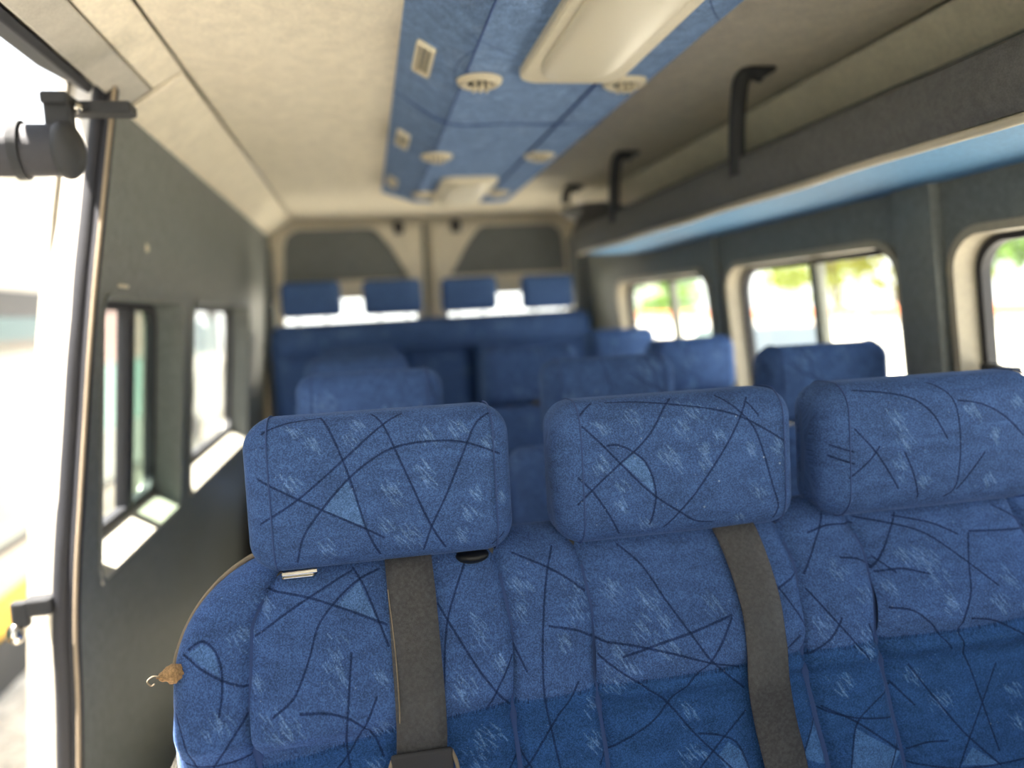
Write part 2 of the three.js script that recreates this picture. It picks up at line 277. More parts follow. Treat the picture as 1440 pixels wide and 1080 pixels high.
const floor = structure('floor', 'grey vinyl floor of the van under the seats', 'floor');
part('floor_panel', metric(box(2.1, .05, 6.1, CX, -.025, -1.55, .005)), M.floor, floor);

const ceil = structure('ceiling', 'beige cloth headlining of the van roof with seams', 'ceiling');
part('headlining', metric(box(1.525, .015, 5.98, .405, TOP + .0075, -1.49, .006)), M.roofcloth, ceil);
function strip(a, b, t, z0, z1) { // slab between two points of the cross section
  const dx = b[0] - a[0], dy = b[1] - a[1], l = Math.hypot(dx, dy), g = box(l, t, Math.abs(z1 - z0), 0, t / 2, 0, Math.min(.005, t / 2.1));
  return metric(g.rotateZ(Math.atan2(dy, dx)).translate((a[0] + b[0]) / 2, (a[1] + b[1]) / 2, (z0 + z1) / 2));
}
part('side_lining', strip([-.494, 1.828], [-.362, 1.917], .012, -1.875, -4.48), M.roofcloth, ceil);
part('side_lining', strip([-.43, 1.880], [-.362, 1.921], .012, -1.868, 1.45), M.roofcloth, ceil);
part('header_panel', strip([-.495, 1.838], [-.432, 1.877], .012, -1.868, 1.45), M.header, ceil, 'pale grey panel over the doorway');
part('side_lining', strip([1.172, 1.917], [1.246, 1.828], .012, 1.45, -4.48), M.roofcloth, ceil);
part('roof_skin', metric(box(1.93, .03, 6.12, CX, 1.985, -1.56, .012)), M.white, ceil);

function polygon(pts) { const s = new THREE.Shape(); pts.forEach(([x, y], i) => (i ? s.lineTo(x, y) : s.moveTo(x, y))); return s; }
// left wall: door opening between X = .45 and 1.6, then two windows
const wallLeft = structure('wall_left', 'dark grey side wall with two windows behind the open doorway', 'wall');
{
  const rear = polygon([[1.612, 0], [4.47, 0], [4.47, 1.83], [1.782, 1.83], [1.725, 1.62], [1.668, 1.4], [1.63, 1.15], [1.602, .97], [1.592, .8], [1.612, .6]]);
  for (const w of LW) rear.holes.push(roundRect(...w));
  part('trim_panel', sidePanel(-1, rear, 0, .062), M.trim, wallLeft);
  const front = polygon([[-1.5, 0], [.43, 0], [.43, 1.83], [-1.5, 1.83]]); front.holes.push(roundRect(...CABW));
  part('trim_panel', sidePanel(-1, front, 0, .062), M.trim, wallLeft);
  const skin = polygon([[-1.5, -.1], [.45, -.1], [.45, 1.90], [1.80, 1.90], [1.72, 1.6], [1.67, 1.3], [1.64, 1.0], [1.63, -.1], [4.59, -.1], [4.59, 1.97], [-1.5, 1.97]]);
  for (const [a, b, c, d, r] of [...LW, CABW]) skin.holes.push(roundRect(a + .012, b + .065, c - .012, d - .012, r));
  part('body_skin', sidePanel(-1, skin, .092, .106), M.white, wallLeft);
  for (const w of LW) part('window_reveal', sidePanel(-1, ring(w[0] - .004, w[1] - .004, w[2] + .004, w[3] + .004, w[4], .008), -.006, .09), M.trim, wallLeft);
  // sloping sills under the panes
  for (const [a, b, c] of LW) part('window_sill', warp(new THREE.BoxGeometry(c - a - .03, .012, .09, 8, 1, 1), (x, y, z, v) => { const Y = b + .008 + y + (z + .045) / .09 * .05; v[0] = CX - (hw(Y) + (z + .045) * .95 - .004); v[1] = Y; v[2] = -(x + (a + c) / 2); }, true), M.header, wallLeft);
  part('wall_plug', new THREE.SphereGeometry(.011, 16, 10).scale(.5, 1, 1).translate(CX - hw(1.55) + .001, 1.553, -2.05), M.cream, wallLeft, 'pale round plug in the dark trim');
  part('blind_clip', box(.008, .008, .06, CX - hw(1.452) + .003, 1.452, -1.86, .003), M.cream, wallLeft);
  part('corner_trim', box(.07, 1.78, .1, -.52, .89, -4.42, .02), M.trim, wallLeft);
}
// doorway: jamb, seals and rail
const doorway = structure('trim_1', 'white door jamb with dark rubber seals round the open sliding doorway', 'door frame');
{
  const sealX = (y) => { const t = [[-.1, 1.60], [.6, 1.60], [.84, 1.572], [1.04, 1.60], [1.38, 1.652], [1.7, 1.735], [1.9, 1.79]]; for (let i = 1; i < t.length; i++) if (y <= t[i][0]) return t[i - 1][1] + (t[i][1] - t[i - 1][1]) * (y - t[i - 1][0]) / (t[i][0] - t[i - 1][0]); return 1.79; };
  const edge = (D, dX = 0) => { const a = []; for (let i = 0; i <= 14; i++) { const y = -.02 + i * 1.87 / 14; a.push([CX - hw(y) - D, y, -(sealX(y) + dX)]); } return a; };
  part('jamb', warp(extr(polygon([[1.58, -.08], [1.66, -.08], [1.88, 1.88], [1.765, 1.88], [1.712, 1.69], [1.63, 1.38], [1.578, 1.04], [1.562, .8], [1.58, .6]]), .06, .006), (X, Y, D, v) => { v[0] = CX - hw(Y) - D - .028; v[1] = Y; v[2] = -(X + D * .7); }, true), M.white, doorway, 'white painted door jamb');
  part('rubber_seal', tube(edge(.016, -.012), .016), M.rubber, doorway);
  part('rubber_seal', tube(edge(-.008, -.016), .011), M.rubber, doorway);
  part('edge_strip', tube(edge(-.016, -.034), .004), M.edging, doorway, 'thin beige edge of the trim');
  part('upper_rail', [strip([-.505, 1.846], [-.60, 1.902], .02, -.42, -1.72), strip([-.535, 1.848], [-.545, 1.878], .008, -.42, -1.7), strip([-.57, 1.868], [-.58, 1.9], .008, -.42, -1.7)], M.rubber, doorway, 'dark door rail above the opening');
  part('rail_edge', tube([[-.607, 1.905, -.4], [-.607, 1.905, -1.72]], .007), M.white, doorway);
  part('striker', [box(.05, .035, .035, -.64, .845, -1.555, .008), box(.03, .05, .02, -.67, .835, -1.545, .006)], M.dark, doorway, 'dark door striker plate on the jamb');
  part('striker_roller', new THREE.SphereGeometry(.016, 16, 12).scale(1, 1.3, 1).translate(-.68, .80, -1.54), M.chrome, doorway);
}
const wallRight = structure('wall_right', 'dark grey side wall with three windows beside the seats', 'wall');
{
  const s = polygon([[-1.5, 0], [4.47, 0], [4.47, 1.83], [-1.5, 1.83]]);
  for (const w of [...RW, CABW]) s.holes.push(roundRect(...w));
  part('trim_panel', sidePanel(1, s, 0, .062), M.trim, wallRight);
  const skin = polygon([[-1.5, -.1], [4.59, -.1], [4.59, 1.97], [-1.5, 1.97]]);
  for (const [a, b, c, d, r] of [...RW, CABW]) skin.holes.push(roundRect(a + .012, b + .012, c - .012, d - .012, r));
  part('body_skin', sidePanel(1, skin, .066, .08), M.white, wallRight);
  for (const w of RW) part('window_reveal', sidePanel(1, ring(w[0] - .012, w[1] - .012, w[2] + .012, w[3] + .012, w[4] + .01, .02), -.008, .06), M.reveal, wallRight, 'cream reveal round the window');
  part('pillar_trim', sidePanel(1, polygon([[1.545, .4], [1.645, .4], [1.66, 1.6], [1.53, 1.6]]), -.022, -.002, .006), M.trim, wallRight);
  part('pillar_trim', sidePanel(1, polygon([[2.645, .4], [2.70, .4], [2.71, 1.6], [2.64, 1.6]]), -.014, -.002, .005), M.trim, wallRight);
  part('corner_trim', box(.1, 1.78, .16, 1.245, .89, -4.40, .03), M.trim, wallRight);
}
function slidingWindow(name, label, side, w, divider, glassD, tinted) {
  const g = structure(name, label, 'window'), [a, b, c, d, r] = w;
  part('gasket', sidePanel(side, ring(a + .004, b + .004, c - .004, d - .004, r, .02), glassD - .014, glassD + .012), M.rubber, g);
  const mid = divider ?? (a + c) / 2;
  const pane = (x0, x1, D, m) => { const s = new THREE.PlaneGeometry(x1 - x0, d - b - .026).translate((x0 + x1) / 2, (b + d) / 2, 0); return part('pane', warp(s, wallMap(side, D), side < 0), m, g); };
  pane(a + .012, mid, glassD, M.glass); pane(mid, c - .012, glassD + .006, tinted ? M.tint : M.glass);
  const dw = side < 0 ? .027 : .019;
  if (divider) part('divider', sidePanel(side, polygon([[mid - dw, b + .014], [mid + dw, b + .014], [mid + dw, d - .014], [mid - dw, d - .014]]), glassD - .012, glassD + .014, .003), side < 0 ? M.rubber : M.greyreveal, g);
  return g;
}
slidingWindow('window_1', 'window beside the doorway, two panes and a dark upright bar', -1, [LW[0][0], LW[0][1] + .055, ...LW[0].slice(2)], 2.19, .084, true);
slidingWindow('window_2', 'bright window between the door-side wall and the rear bench', -1, [LW[1][0], LW[1][1] + .055, ...LW[1].slice(2)], null, .084);
const w3 = slidingWindow('window_3', 'window beside the front bench with a dark latch and green trees outside', 1, RW[0], .95, .062);
part('latch', [box(.02, .045, .05, CX + hw(1.17) + .03, 1.165, -1.46, .006), box(.03, .02, .08, CX + hw(1.17) + .02, 1.175, -1.42, .006)], M.black, w3, 'black window latch');
slidingWindow('window_4', 'sliding window of two panes beside the second row of seats', 1, RW[1], 2.13, .062);
slidingWindow('window_5', 'sliding window of two panes beside the rear rows of seats', 1, RW[2], 3.25, .062);
slidingWindow('window_6', 'cab side window on the doorway side', -1, CABW, null, .062);
slidingWindow('window_7', 'cab side window across from the doorway', 1, CABW, null, .062);

// front: bulkhead of the cab with the windscreen
const wallFront = structure('wall_front', 'front of the cab with the windscreen', 'wall');
{
  const s = polygon([[-.72, -.1], [1.47, -.1], [1.26, 1.97], [-.51, 1.97]]); s.holes.push(roundRect(-.48, .78, 1.23, 1.52, .12));
  part('cab_front', metric(extr(s, .06).translate(0, 0, 1.46)), M.header, wallFront);
  part('windscreen', new THREE.PlaneGeometry(1.70, .74).translate(.375, 1.15, 1.49), M.glass, wallFront);
}
// rear doors
const wallRear = structure('wall_rear', 'dark surround of the rear doors below the headlining', 'wall');
{
  const s = polygon([[-.72, -.1], [1.47, -.1], [1.26, 1.97], [-.51, 1.97]]); s.holes.push(roundRect(-.455, .3, .32, 1.54, .05), roundRect(.435, .3, 1.21, 1.54, .05));
  part('surround', metric(extr(s, .05).translate(0, 0, REAR - .095)), M.cream, wallRear);
}
function rearDoor(name, label, mir) { // built for the left leaf, mirrored for the other
  const g = structure(name, label, 'door'), f = (a) => a.map(([x, y]) => [mir ? 2 * .378 - x : x, y]);
  const outer = new THREE.Shape(); const P = f([[-.50, .12], [.360, .12], [.360, 1.885], [-.36, 1.885], [-.44, 1.855], [-.478, 1.78]]); P.forEach(([x, y], i) => (i ? outer.lineTo(x, y) : outer.moveTo(x, y)));
  const cut = new THREE.Path(); f([[-.44, 1.58], [.262, 1.58], [.16, 1.76], [.088, 1.852], [.05, 1.868], [-.35, 1.868], [-.405, 1.835], [-.425, 1.78]]).forEach(([x, y], i) => (i ? cut.lineTo(x, y) : cut.moveTo(x, y)));
  const win = new THREE.Path(); f([[-.46, 1.0], [.29, 1.0], [.29, 1.475], [-.445, 1.475]]).forEach(([x, y], i) => (i ? win.lineTo(x, y) : win.moveTo(x, y)));
  outer.holes.push(cut, win);
  part('door_frame', metric(extr(outer, .04, .006).translate(0, 0, REAR - .03)), M.cream, g);
  part('upper_panel', metric(extr(polygon(f([[-.46, 1.56], [.29, 1.56], [.17, 1.77], [.09, 1.88], [-.4, 1.88], [-.44, 1.8]])), .01).translate(0, 0, REAR - .028)), M.trim, g, 'dark grey panel in the upper door');
  const c = f([[-.085, 1.25]])[0][0]; part('pane', new THREE.PlaneGeometry(.8, .54).translate(c, 1.25, REAR - .02), M.glass, g);
  const k = f([[.215, 1.872]])[0]; part('latch_knob', [cyl([k[0], k[1], REAR], [k[0], k[1], REAR + .05], .034, .028), box(.05, .03, .03, k[0], k[1] - .03, REAR + .03, .006)], M.black, g, 'black latch at the top of the door');
  const e = f([[.35, 1.0]])[0][0]; part('centre_seal', box(.024, 1.75, .03, e + (mir ? -.004 : .004), 1.005, REAR + .024, .008), mir ? M.cream : M.greyreveal, g);
  return g;
}
rearDoor('door_1', 'rear door leaf on the doorway side, cream frame and dark upper panel', false);
rearDoor('door_2', 'rear door leaf on the luggage rack side, cream frame and dark upper panel', true);

// ---------------------------------------------------------------- ceiling duct
{
  const g = thing('ceiling_duct', 'blue cloth covered air duct along the beige ceiling', 'air duct', null, [0, TOP, 0]);
  const y = (v) => v - TOP, Y = 1.845;
  const prof = [[.105, 1.919], [.235, Y], [.53, Y - .002], [.648, Y], [.662, 1.919]], z0 = .6, z1 = [-3.50, -3.40, -3.42, -3.44, -3.52];
  const face = (i, n) => {
    const a = prof[i], b = prof[i + 1], N = 24, K = 40, pos = [], uv = [], idx = []; let L = Math.hypot(b[0] - a[0], b[1] - a[1]);
    for (let k = 0; k <= K; k++) for (let j = 0; j <= N; j++) { const t = j / N, s = k / K, ze = z1[i] + (z1[i + 1] - z1[i]) * t, z = z0 + (ze - z0) * s, sag = Math.sin(Math.PI * t) * .004; pos.push(a[0] + (b[0] - a[0]) * t, y(a[1] + (b[1] - a[1]) * t) - sag, z); uv.push(t * L + i * .31, z); }
    for (let k = 0; k < K; k++) for (let j = 0; j < N; j++) { const q = k * (N + 1) + j; idx.push(q, q + N + 1, q + 1, q + 1, q + N + 1, q + N + 2); }
    const h = new THREE.BufferGeometry(); h.setAttribute('position', new THREE.Float32BufferAttribute(pos, 3)); h.setAttribute('uv', new THREE.Float32BufferAttribute(uv, 2)); h.setIndex(idx); h.computeVertexNormals();
    return part(n, h, M.duct, g);
  };
  face(0, 'side_panel'); face(1, 'bottom_panel'); face(2, 'bottom_panel'); face(3, 'side_panel');
  const end = new THREE.BufferGeometry(), q = prof.map((p, i) => [p[0], y(p[1]), z1[i]]), back = [[.105, 0, -3.58], [.662, 0, -3.6]];
  end.setAttribute('position', new THREE.Float32BufferAttribute([...back[0], ...q[0], ...q[1], ...back[0], ...q[1], ...q[2], ...back[0], ...q[2], ...q[3], ...back[0], ...q[3], ...back[1], ...q[3], ...q[4], ...back[1]], 3)); end.computeVertexNormals();
  part('end_panel', metric(end), M.duct, g);
  part('seam', tube([[.235, y(Y) - .001, z0], [.235, y(Y) - .001, -3.40]], .0022), M.seam, g); part('seam', tube([[.53, y(Y) - .005, z0], [.53, y(Y) - .005, -3.42]], .003), M.seam, g);
  for (const z of [-2.02, -.7]) part('seam', tube([[.105, -.001, z + .02], [.235, y(Y) - .002, z], [.38, y(Y) - .006, z], [.53, y(Y) - .006, z], [.645, y(Y) - .002, z]], .0022, false, 60), M.seam, g);
}
function domeLamp(label, x0, x1, z0, z1) {
  const g = thing('ceiling_lamp', label, 'lamp', null, [(x0 + x1) / 2, 1.842, (z0 + z1) / 2]), w = x1 - x0, l = z0 - z1;
  const base = extr(rrShape(-w / 2, -l / 2, w / 2, l / 2, .05), .012, .006).rotateX(Math.PI / 2);
  part('frame', metric(base), M.ivory, g);
  const lens = new THREE.SphereGeometry(1, 40, 20, 0, Math.PI * 2, Math.PI / 2, Math.PI / 2), p = lens.attributes.position;
  for (let i = 0; i < p.count; i++) { let x = p.getX(i), yy = p.getY(i), z = p.getZ(i); const e = (v) => Math.sign(v) * Math.pow(Math.abs(v), .5); p.setXYZ(i, e(x) * (w / 2 - .026), -Math.pow(Math.abs(yy), .6) * .022 - .01, e(z) * (l / 2 - .03)); }
  lens.computeVertexNormals();
  part('lens', lens, M.lens, g, 'cream milky lens');
  return g;
}
domeLamp('large cream ceiling lamp on the blue duct, unlit, over the front bench', .338, .560, -1.02, -1.62);
domeLamp('cream ceiling lamp at the rear end of the blue duct', .300, .505, -2.77, -3.36);
function roundVent(label, at, tilt) {
  const g = thing('air_nozzle', label, 'air vent', 'round air nozzles on the ceiling duct', at); g.rotation.z = tilt;
  const pr = [[.022, 0], [.030, -.010], [.040, -.012], [.047, -.007], [.049, 0]].map((p) => new THREE.Vector2(...p));
  part('rim', new THREE.LatheGeometry(pr, 36), M.ivory, g);
  part('throat', new THREE.CylinderGeometry(.03, .024, .006, 28).translate(0, -.005, 0), M.black, g, 'dark vent opening');
  for (const x of [-.011, 0.003, .016]) part('vane', box(.006, .020, .034, x, -.013, 0, .002), M.ivory, g);
}
for (const [x, z, where] of [[.268, -1.655, 'beside the large lamp'], [.246, -2.42, 'halfway between the two lamps'], [.262, -3.15, 'beside the rear lamp']]) roundVent(`round cream air nozzle on the duct's doorway side, ${where}`, [x, 1.842, z], 0);
for (const [x, z, where] of [[.590, -1.66, 'beside the large lamp'], [.570, -2.42, 'halfway between the two lamps'], [.560, -3.14, 'beside the rear lamp']]) roundVent(`round cream air nozzle on the duct's rack side, ${where}`, [x, 1.842, z], 0);
for (const [x, z, where] of [[.155, -1.66, 'nearest the large lamp'], [.146, -2.41, 'between the two lamps'], [.140, -3.17, 'at the rear end']]) {
  const a = Math.atan2(1.845 - 1.919, .13), g = thing('switch_vent', `rectangular cream vent on the sloping duct side, ${where}`, 'air vent', 'rectangular vents on the duct side', [x, 1.919 + (x - .105) * Math.tan(a) - .003, z]); g.rotation.z = a;
  part('frame', metric(extr(ring(-.021, -.085, .021, .085, .008, .009), .008, .002).rotateX(Math.PI / 2)), M.ivory, g);
  part('recess', box(.03, .004, .156, 0, .001, 0, .001), M.greyreveal, g);
  for (const dx of [-.007, .004]) part('slat', box(.005, .008, .15, dx, -.004, 0, .002), M.ivory, g);
}

// ---------------------------------------------------------------- luggage rack
{
  const g = thing('luggage_rack', 'dark grey overhead luggage rack with cream piping and blue underside', 'luggage rack', null, [1.1, 1.6, -1.5]);
  const z0 = 1.2, z1 = -3.35, L = z0 - z1, loc = (x, yy, z) => [x - 1.1, yy - 1.6, z + 1.5];
  const fas = new THREE.Shape(); fas.moveTo(.945, 1.602); fas.bezierCurveTo(.925, 1.63, .918, 1.67, .925, 1.70); fas.lineTo(.94, 1.708); fas.lineTo(.952, 1.69); fas.bezierCurveTo(.945, 1.66, .95, 1.63, .962, 1.612); fas.closePath();
  part('fascia', metric(extr(fas, L, .002).translate(-1.1, -1.6, z1 + 1.5)), M.rack, g);
  part('piping', tube(Array.from({ length: 24 }, (_, i) => loc(.952 + Math.sin(i * 1.3) * .0015, 1.596 + Math.sin(i * 2.1) * .002, z0 - L * i / 23)), .0085, false, 160), M.cream, g, 'cream piping along the lower edge');
  const u = new THREE.Shape(); u.moveTo(.962, 1.597); u.bezierCurveTo(1.05, 1.590, 1.15, 1.588, 1.262, 1.590); u.lineTo(1.262, 1.604); u.lineTo(.962, 1.610); u.closePath();
  part('underside', metric(extr(u, L).translate(-1.1, -1.6, z1 + 1.5)), M.under, g, 'light blue vinyl underside');
  const cap = new THREE.SphereGeometry(1, 28, 18).scale(.14, .035, .17);
  part('end_cap', cap.translate(...loc(1.07, 1.805, -3.52)), M.rack, g, 'dark rounded end of the rack');
  part('end_panel', metric(extr(polygon([[.935, 1.60], [1.26, 1.59], [1.255, 1.80], [.99, 1.82], [.925, 1.70]]), .015, .003).translate(-1.1, -1.6, z1 + 1.485)), M.rack, g);
  part('tray', metric(box(.31, .006, L, 0.01, .008, (z0 + z1) / 2 + 1.5, .002)), M.dark, g);
  for (const z of [-.75, -1.81, -2.77, -3.5]) {
    const d = z < -3.2, h = part('support_arm', tube([loc(1.0, 1.905, z), loc(.972, 1.912, z), loc(.948, 1.895, z), loc(.936, 1.84, z), loc(.930, 1.77, z), loc(d ? .96 : .928, d ? 1.82 : 1.66, z)].slice(0, d ? 4 : 6), .0205, false, 40, 14), M.dark, g, 'dark curved arm holding the rack to the ceiling');
    part('foot', box(.07, .012, .055, ...loc(.99, 1.912, z), .005), M.dark, h);
  }
}
// ---------------------------------------------------------------- upholstery
// A padded block: rounded section in y and z, lofted along x, its ends rounded too. uv in metres round the section.
function sectionPts(h, t, r, n) { // from the middle of the back under the bottom, up the front and over the top
  const H = h / 2, T = t / 2, e = [], q = (cx, cy, a0) => { for (let i = 0; i <= n; i++) { const a = a0 + i / n * Math.PI / 2; e.push([cx + Math.cos(a) * r, cy + Math.sin(a) * r]); } };
  const lin = (a, b, k) => { for (let i = 1; i < k; i++) e.push([a[0] + (b[0] - a[0]) * i / k, a[1] + (b[1] - a[1]) * i / k]); };
  e.push([-T, 0]); lin([-T, 0], [-T, -H + r], 4); q(-T + r, -H + r, Math.PI); q(T - r, -H + r, Math.PI * 1.5); lin([T, -H + r], [T, H - r], 12); q(T - r, H - r, 0); q(-T + r, H - r, Math.PI / 2); lin([-T, H - r], [-T, 0], 4); e.push([-T, 0]);
  return e; // [z, y]
}
function pad(w, h, t, r, rx, bulge, uvf = (u, v) => [u, v]) {
  const base = sectionPts(h, t, r, 6), n = base.length, len = [0]; for (let i = 1; i < n; i++) len.push(len[i - 1] + Math.hypot(base[i][0] - base[i - 1][0], base[i][1] - base[i - 1][1]));
  const half = len[n - 1] / 2, xs = []; const E = 9;
  for (let i = 0; i <= E; i++) { const a = Math.PI / 2 * i / E; xs.push([-w / 2 + rx - rx * Math.cos(a), rx * (1 - Math.sin(a)), -w / 2 + rx - rx * (Math.PI / 2 - a)]); }
  for (let i = 1; i < 20; i++) { const x = -w / 2 + rx + (w - 2 * rx) * i / 20; xs.push([x, 0, x]); }
  for (let i = E; i >= 0; i--) { const a = Math.PI / 2 * i / E; xs.push([w / 2 - rx + rx * Math.cos(a), rx * (1 - Math.sin(a)), w / 2 - rx + rx * (Math.PI / 2 - a)]); }
  const pos = [], uv = [], idx = [];
  for (const [x, ins, u] of xs) {
    const s = sectionPts(h - 2 * ins, t - 2 * ins, Math.max(r - ins, .008), 6);
    s.forEach(([z, y], i) => { const b = bulge * Math.max(0, 1 - (2 * x / w) ** 2) * Math.max(0, 1 - (2 * y / h) ** 2) * (z > 0 ? 1 : .4) * (z / (t / 2)); pos.push(x, y, z + b); uv.push(...uvf(u, len[i] - half)); });
  }
  for (let k = 0; k < xs.length - 1; k++) for (let i = 0; i < n - 1; i++) { const a = k * n + i, b = a + n; idx.push(a, b, a + 1, a + 1, b, b + 1); }
  for (const k of [0, xs.length - 1]) { const c = pos.length / 3; pos.push(xs[k][0], 0, 0); uv.push(...uvf(xs[k][2], 0)); for (let i = 0; i < n - 1; i++) { const a = k * n + i; k ? idx.push(a, c, a + 1) : idx.push(a, a + 1, c); } }
  const g = new THREE.BufferGeometry(); g.setAttribute('position', new THREE.Float32BufferAttribute(pos, 3)); g.setAttribute('uv', new THREE.Float32BufferAttribute(uv, 2)); g.setIndex(idx); g.computeVertexNormals();
  const N = g.attributes.normal; // weld the normals at the back seam
  for (let k = 0; k < xs.length; k++) { const a = k * n, b = a + n - 1, v = new THREE.Vector3(N.getX(a) + N.getX(b), N.getY(a) + N.getY(b), N.getZ(a) + N.getZ(b)).normalize(); N.setXYZ(a, v.x, v.y, v.z); N.setXYZ(b, v.x, v.y, v.z); }
  g.userData.loop = (x, lift) => sectionPts(h, t, r, 6).slice(0, -1).map(([z, y]) => { const b = bulge * Math.max(0, 1 - (2 * x / w) ** 2) * Math.max(0, 1 - (2 * y / h) ** 2) * (z > 0 ? 1 : .4) * (z / (t / 2)), l = Math.hypot(y, z); return [x, y * (1 + lift / l), (z + b) * (1 + lift / l)]; });
  return g;
}
const restUV = (k) => (u, v) => [(k * .46 + .23 + u) * 1460 / 2048, .5 + v * 1460 / 800];

// ---------------------------------------------------------------- front bench: three places
const bench = thing('bench_seat', 'three-place front bench in blue patterned velour with two dark belts', 'bench seat', null, [.4, 0, -.95]);
{
  const O = [.4, 0, -.95], zs = (y) => (y > .85 ? -.935 - (y - .85) * .55 : -.935 - .012 * Math.min(1, (.85 - y) / .02) + (.85 - y) * .14);
  const curve = (pts) => (y) => { // x of a seam at height y
    if (y >= pts[0][1]) return pts[0][0]; for (let i = 1; i < pts.length; i++) if (y >= pts[i][1]) { const t = (y - pts[i][1]) / (pts[i - 1][1] - pts[i][1]), s = t * t * (3 - 2 * t) * .4 + t * .6; return pts[i][0] + (pts[i - 1][0] - pts[i][0]) * s; } return pts[pts.length - 1][0];
  };
  const XL = -.270, XR = 1.10;
  const seams = [() => XL, curve([[-.118, 1.04], [-.150, 1.006], [-.170, .965], [-.172, .88], [-.164, .80], [-.164, .4]]), curve([[.146, 1.04], [.158, .99], [.164, .934], [.154, .85], [.161, .76], [.164, .4]]), curve([[.262, 1.04], [.274, .99], [.278, .938], [.267, .86], [.275, .745], [.278, .4]]), curve([[.560, 1.04], [.577, 1.02], [.590, .96], [.577, .89], [.567, .863], [.583, .775], [.597, .696], [.605, .4]]), curve([[.668, 1.045], [.690, 1.02], [.705, .976], [.701, .922], [.683, .863], [.697, .779], [.712, .678], [.72, .4]]), curve([[.972, 1.04], [.985, .95], [.978, .86], [.985, .4]]), () => XR];
  const yTop = (x) => { let y = 1.045; const a = -.115 - x, b = x - .96; if (a > 0) y = .905 + .14 * Math.sqrt(Math.max(0, 1 - (a / .155) ** 2)); if (b > 0) y = .905 + .14 * Math.sqrt(Math.max(0, 1 - (b / .14) ** 2)); return y; };
  const fold = (x) => .848 + .02 * x - .16 * Math.max(0, -.02 - x);
  const piece = (i) => {
    const NS = 22, NT = 96, pos = [], uv = [], idx = [], y0 = .40, center = i % 2 === 1, R = .045;
    for (let k = 0; k <= NT; k++) for (let j = 0; j <= NS; j++) {
      const s0 = j / NS, s = (1 - Math.cos(Math.PI * s0)) / 2;
      // front up to R below the top, then round to the back, then down the back
      let T = 1.0; for (let q = 0; q < 4; q++) T = yTop(seams[i](T) + (seams[i + 1](T) - seams[i](T)) * s); const front = T - R - y0, arc = Math.PI * R, t = k / NT; let y, dz = 0, v;
      if (t < .8) { y = y0 + front * t / .8; v = y; } else if (t < .96) { const a = (t - .8) / .16 * Math.PI; y = T - R + Math.sin(a) * R; dz = -(1 - Math.cos(a)) * R; v = T - R + a * R; } else { y = T - R - (t - .96) / .04 * .5; dz = -2 * R; v = T - R + arc + (t - .96) * 2; }
      const yy = Math.min(y, T), x = seams[i](yy) + (seams[i + 1](yy) - seams[i](yy)) * s, w = seams[i + 1](yy) - seams[i](yy);
      let z = zs(yy); if (t >= .8) z = zs(T - R) + dz - (y - (T - R)) * .25;
      const dl = s * w, dr = (1 - s) * w, isL = i === 0, isR = i === 6; let push = 0;
      push += (center ? .014 : .011) * Math.pow(Math.sin(Math.PI * Math.min(.999, Math.max(.001, s))), .6);
      for (const [d, outer] of [[dl, isL], [dr, isR]]) push -= outer ? (d < .05 ? .055 - Math.sqrt(Math.max(0, .055 ** 2 - (.055 - d * 1.1) ** 2)) : 0) : .007 * Math.exp(-((d / .006) ** 2));
      const f = y - fold(x); push += center ? .010 * Math.exp(-(((f - .035) / .035) ** 2)) - .010 * Math.exp(-((f / .008) ** 2)) - (f < 0 ? .006 * (1 - Math.exp(f / .03)) : 0) : -.004 * Math.exp(-((f / .012) ** 2));
      if (t < .8) z += push; else { const a = (t - .8) / .16; z += push * Math.max(0, 1 - a); }
      pos.push(x - O[0], y, z - O[2]); uv.push((x + .3) * 1460 / 2048, (v - .56) * 1460 / 800);
    }
    for (let k = 0; k < NT; k++) for (let j = 0; j < NS; j++) { const a = k * (NS + 1) + j, b = a + NS + 1; idx.push(a, a + 1, b, b, a + 1, b + 1); }
    const g = new THREE.BufferGeometry(); g.setAttribute('position', new THREE.Float32BufferAttribute(pos, 3)); g.setAttribute('uv', new THREE.Float32BufferAttribute(uv, 2)); g.setIndex(idx); g.computeVertexNormals();
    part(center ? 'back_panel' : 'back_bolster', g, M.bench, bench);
  };
  for (let i = 0; i < 7; i++) piece(i);
  // stitched seams between the pieces
  for (let i = 1; i < 7; i++) { const p = []; for (let y = .42; y < 1.0; y += .03) p.push([seams[i](y) - O[0], y, zs(y) - O[2] - .0145]); part('seam', tube(p, .0095, false, 90, 8), M.seam, bench); }
  part('back_shell', metric(new THREE.ExtrudeGeometry(polygon([[-.25, .42], [1.09, .42], [1.09, .9], [1.05, .99], [.98, 1.02], [-.13, 1.02], [-.2, .98], [-.245, .9]]), { depth: .05, bevelEnabled: false }).rotateX(-.27).translate(-O[0], .03, -.83 - O[2] + .02)), M.dark, bench);
  // worn edge binding with a torn tuft of padding
  const bind = []; for (let i = 0; i <= 12; i++) { const a = i / 12, x = XL + .001 + a * a * .115, y = yTop(x + .001) - .012 + .01 * a; bind.push([x - O[0], y + .004, zs(y) - .042 - O[2]]); }
  part('edge_binding', tube(bind, .0042, false, 90, 7), M.edging, bench, 'frayed beige edge binding');
  const tuft = mergeVertices(new THREE.IcosahedronGeometry(1, 4).deleteAttribute('normal').deleteAttribute('uv')), tp = tuft.attributes.position, R = rng(9); for (let i = 0; i < tp.count; i++) { const k = .82 + R() * .3, x = tp.getX(i); tp.setXYZ(i, x * .017 * k, tp.getY(i) * .012 * k * (x < 0 ? 1 + x * .55 : 1) - (x < 0 ? x * x * .004 : 0), tp.getZ(i) * .01 * k * (x < 0 ? 1 + x * .55 : 1)); } tuft.computeVertexNormals();
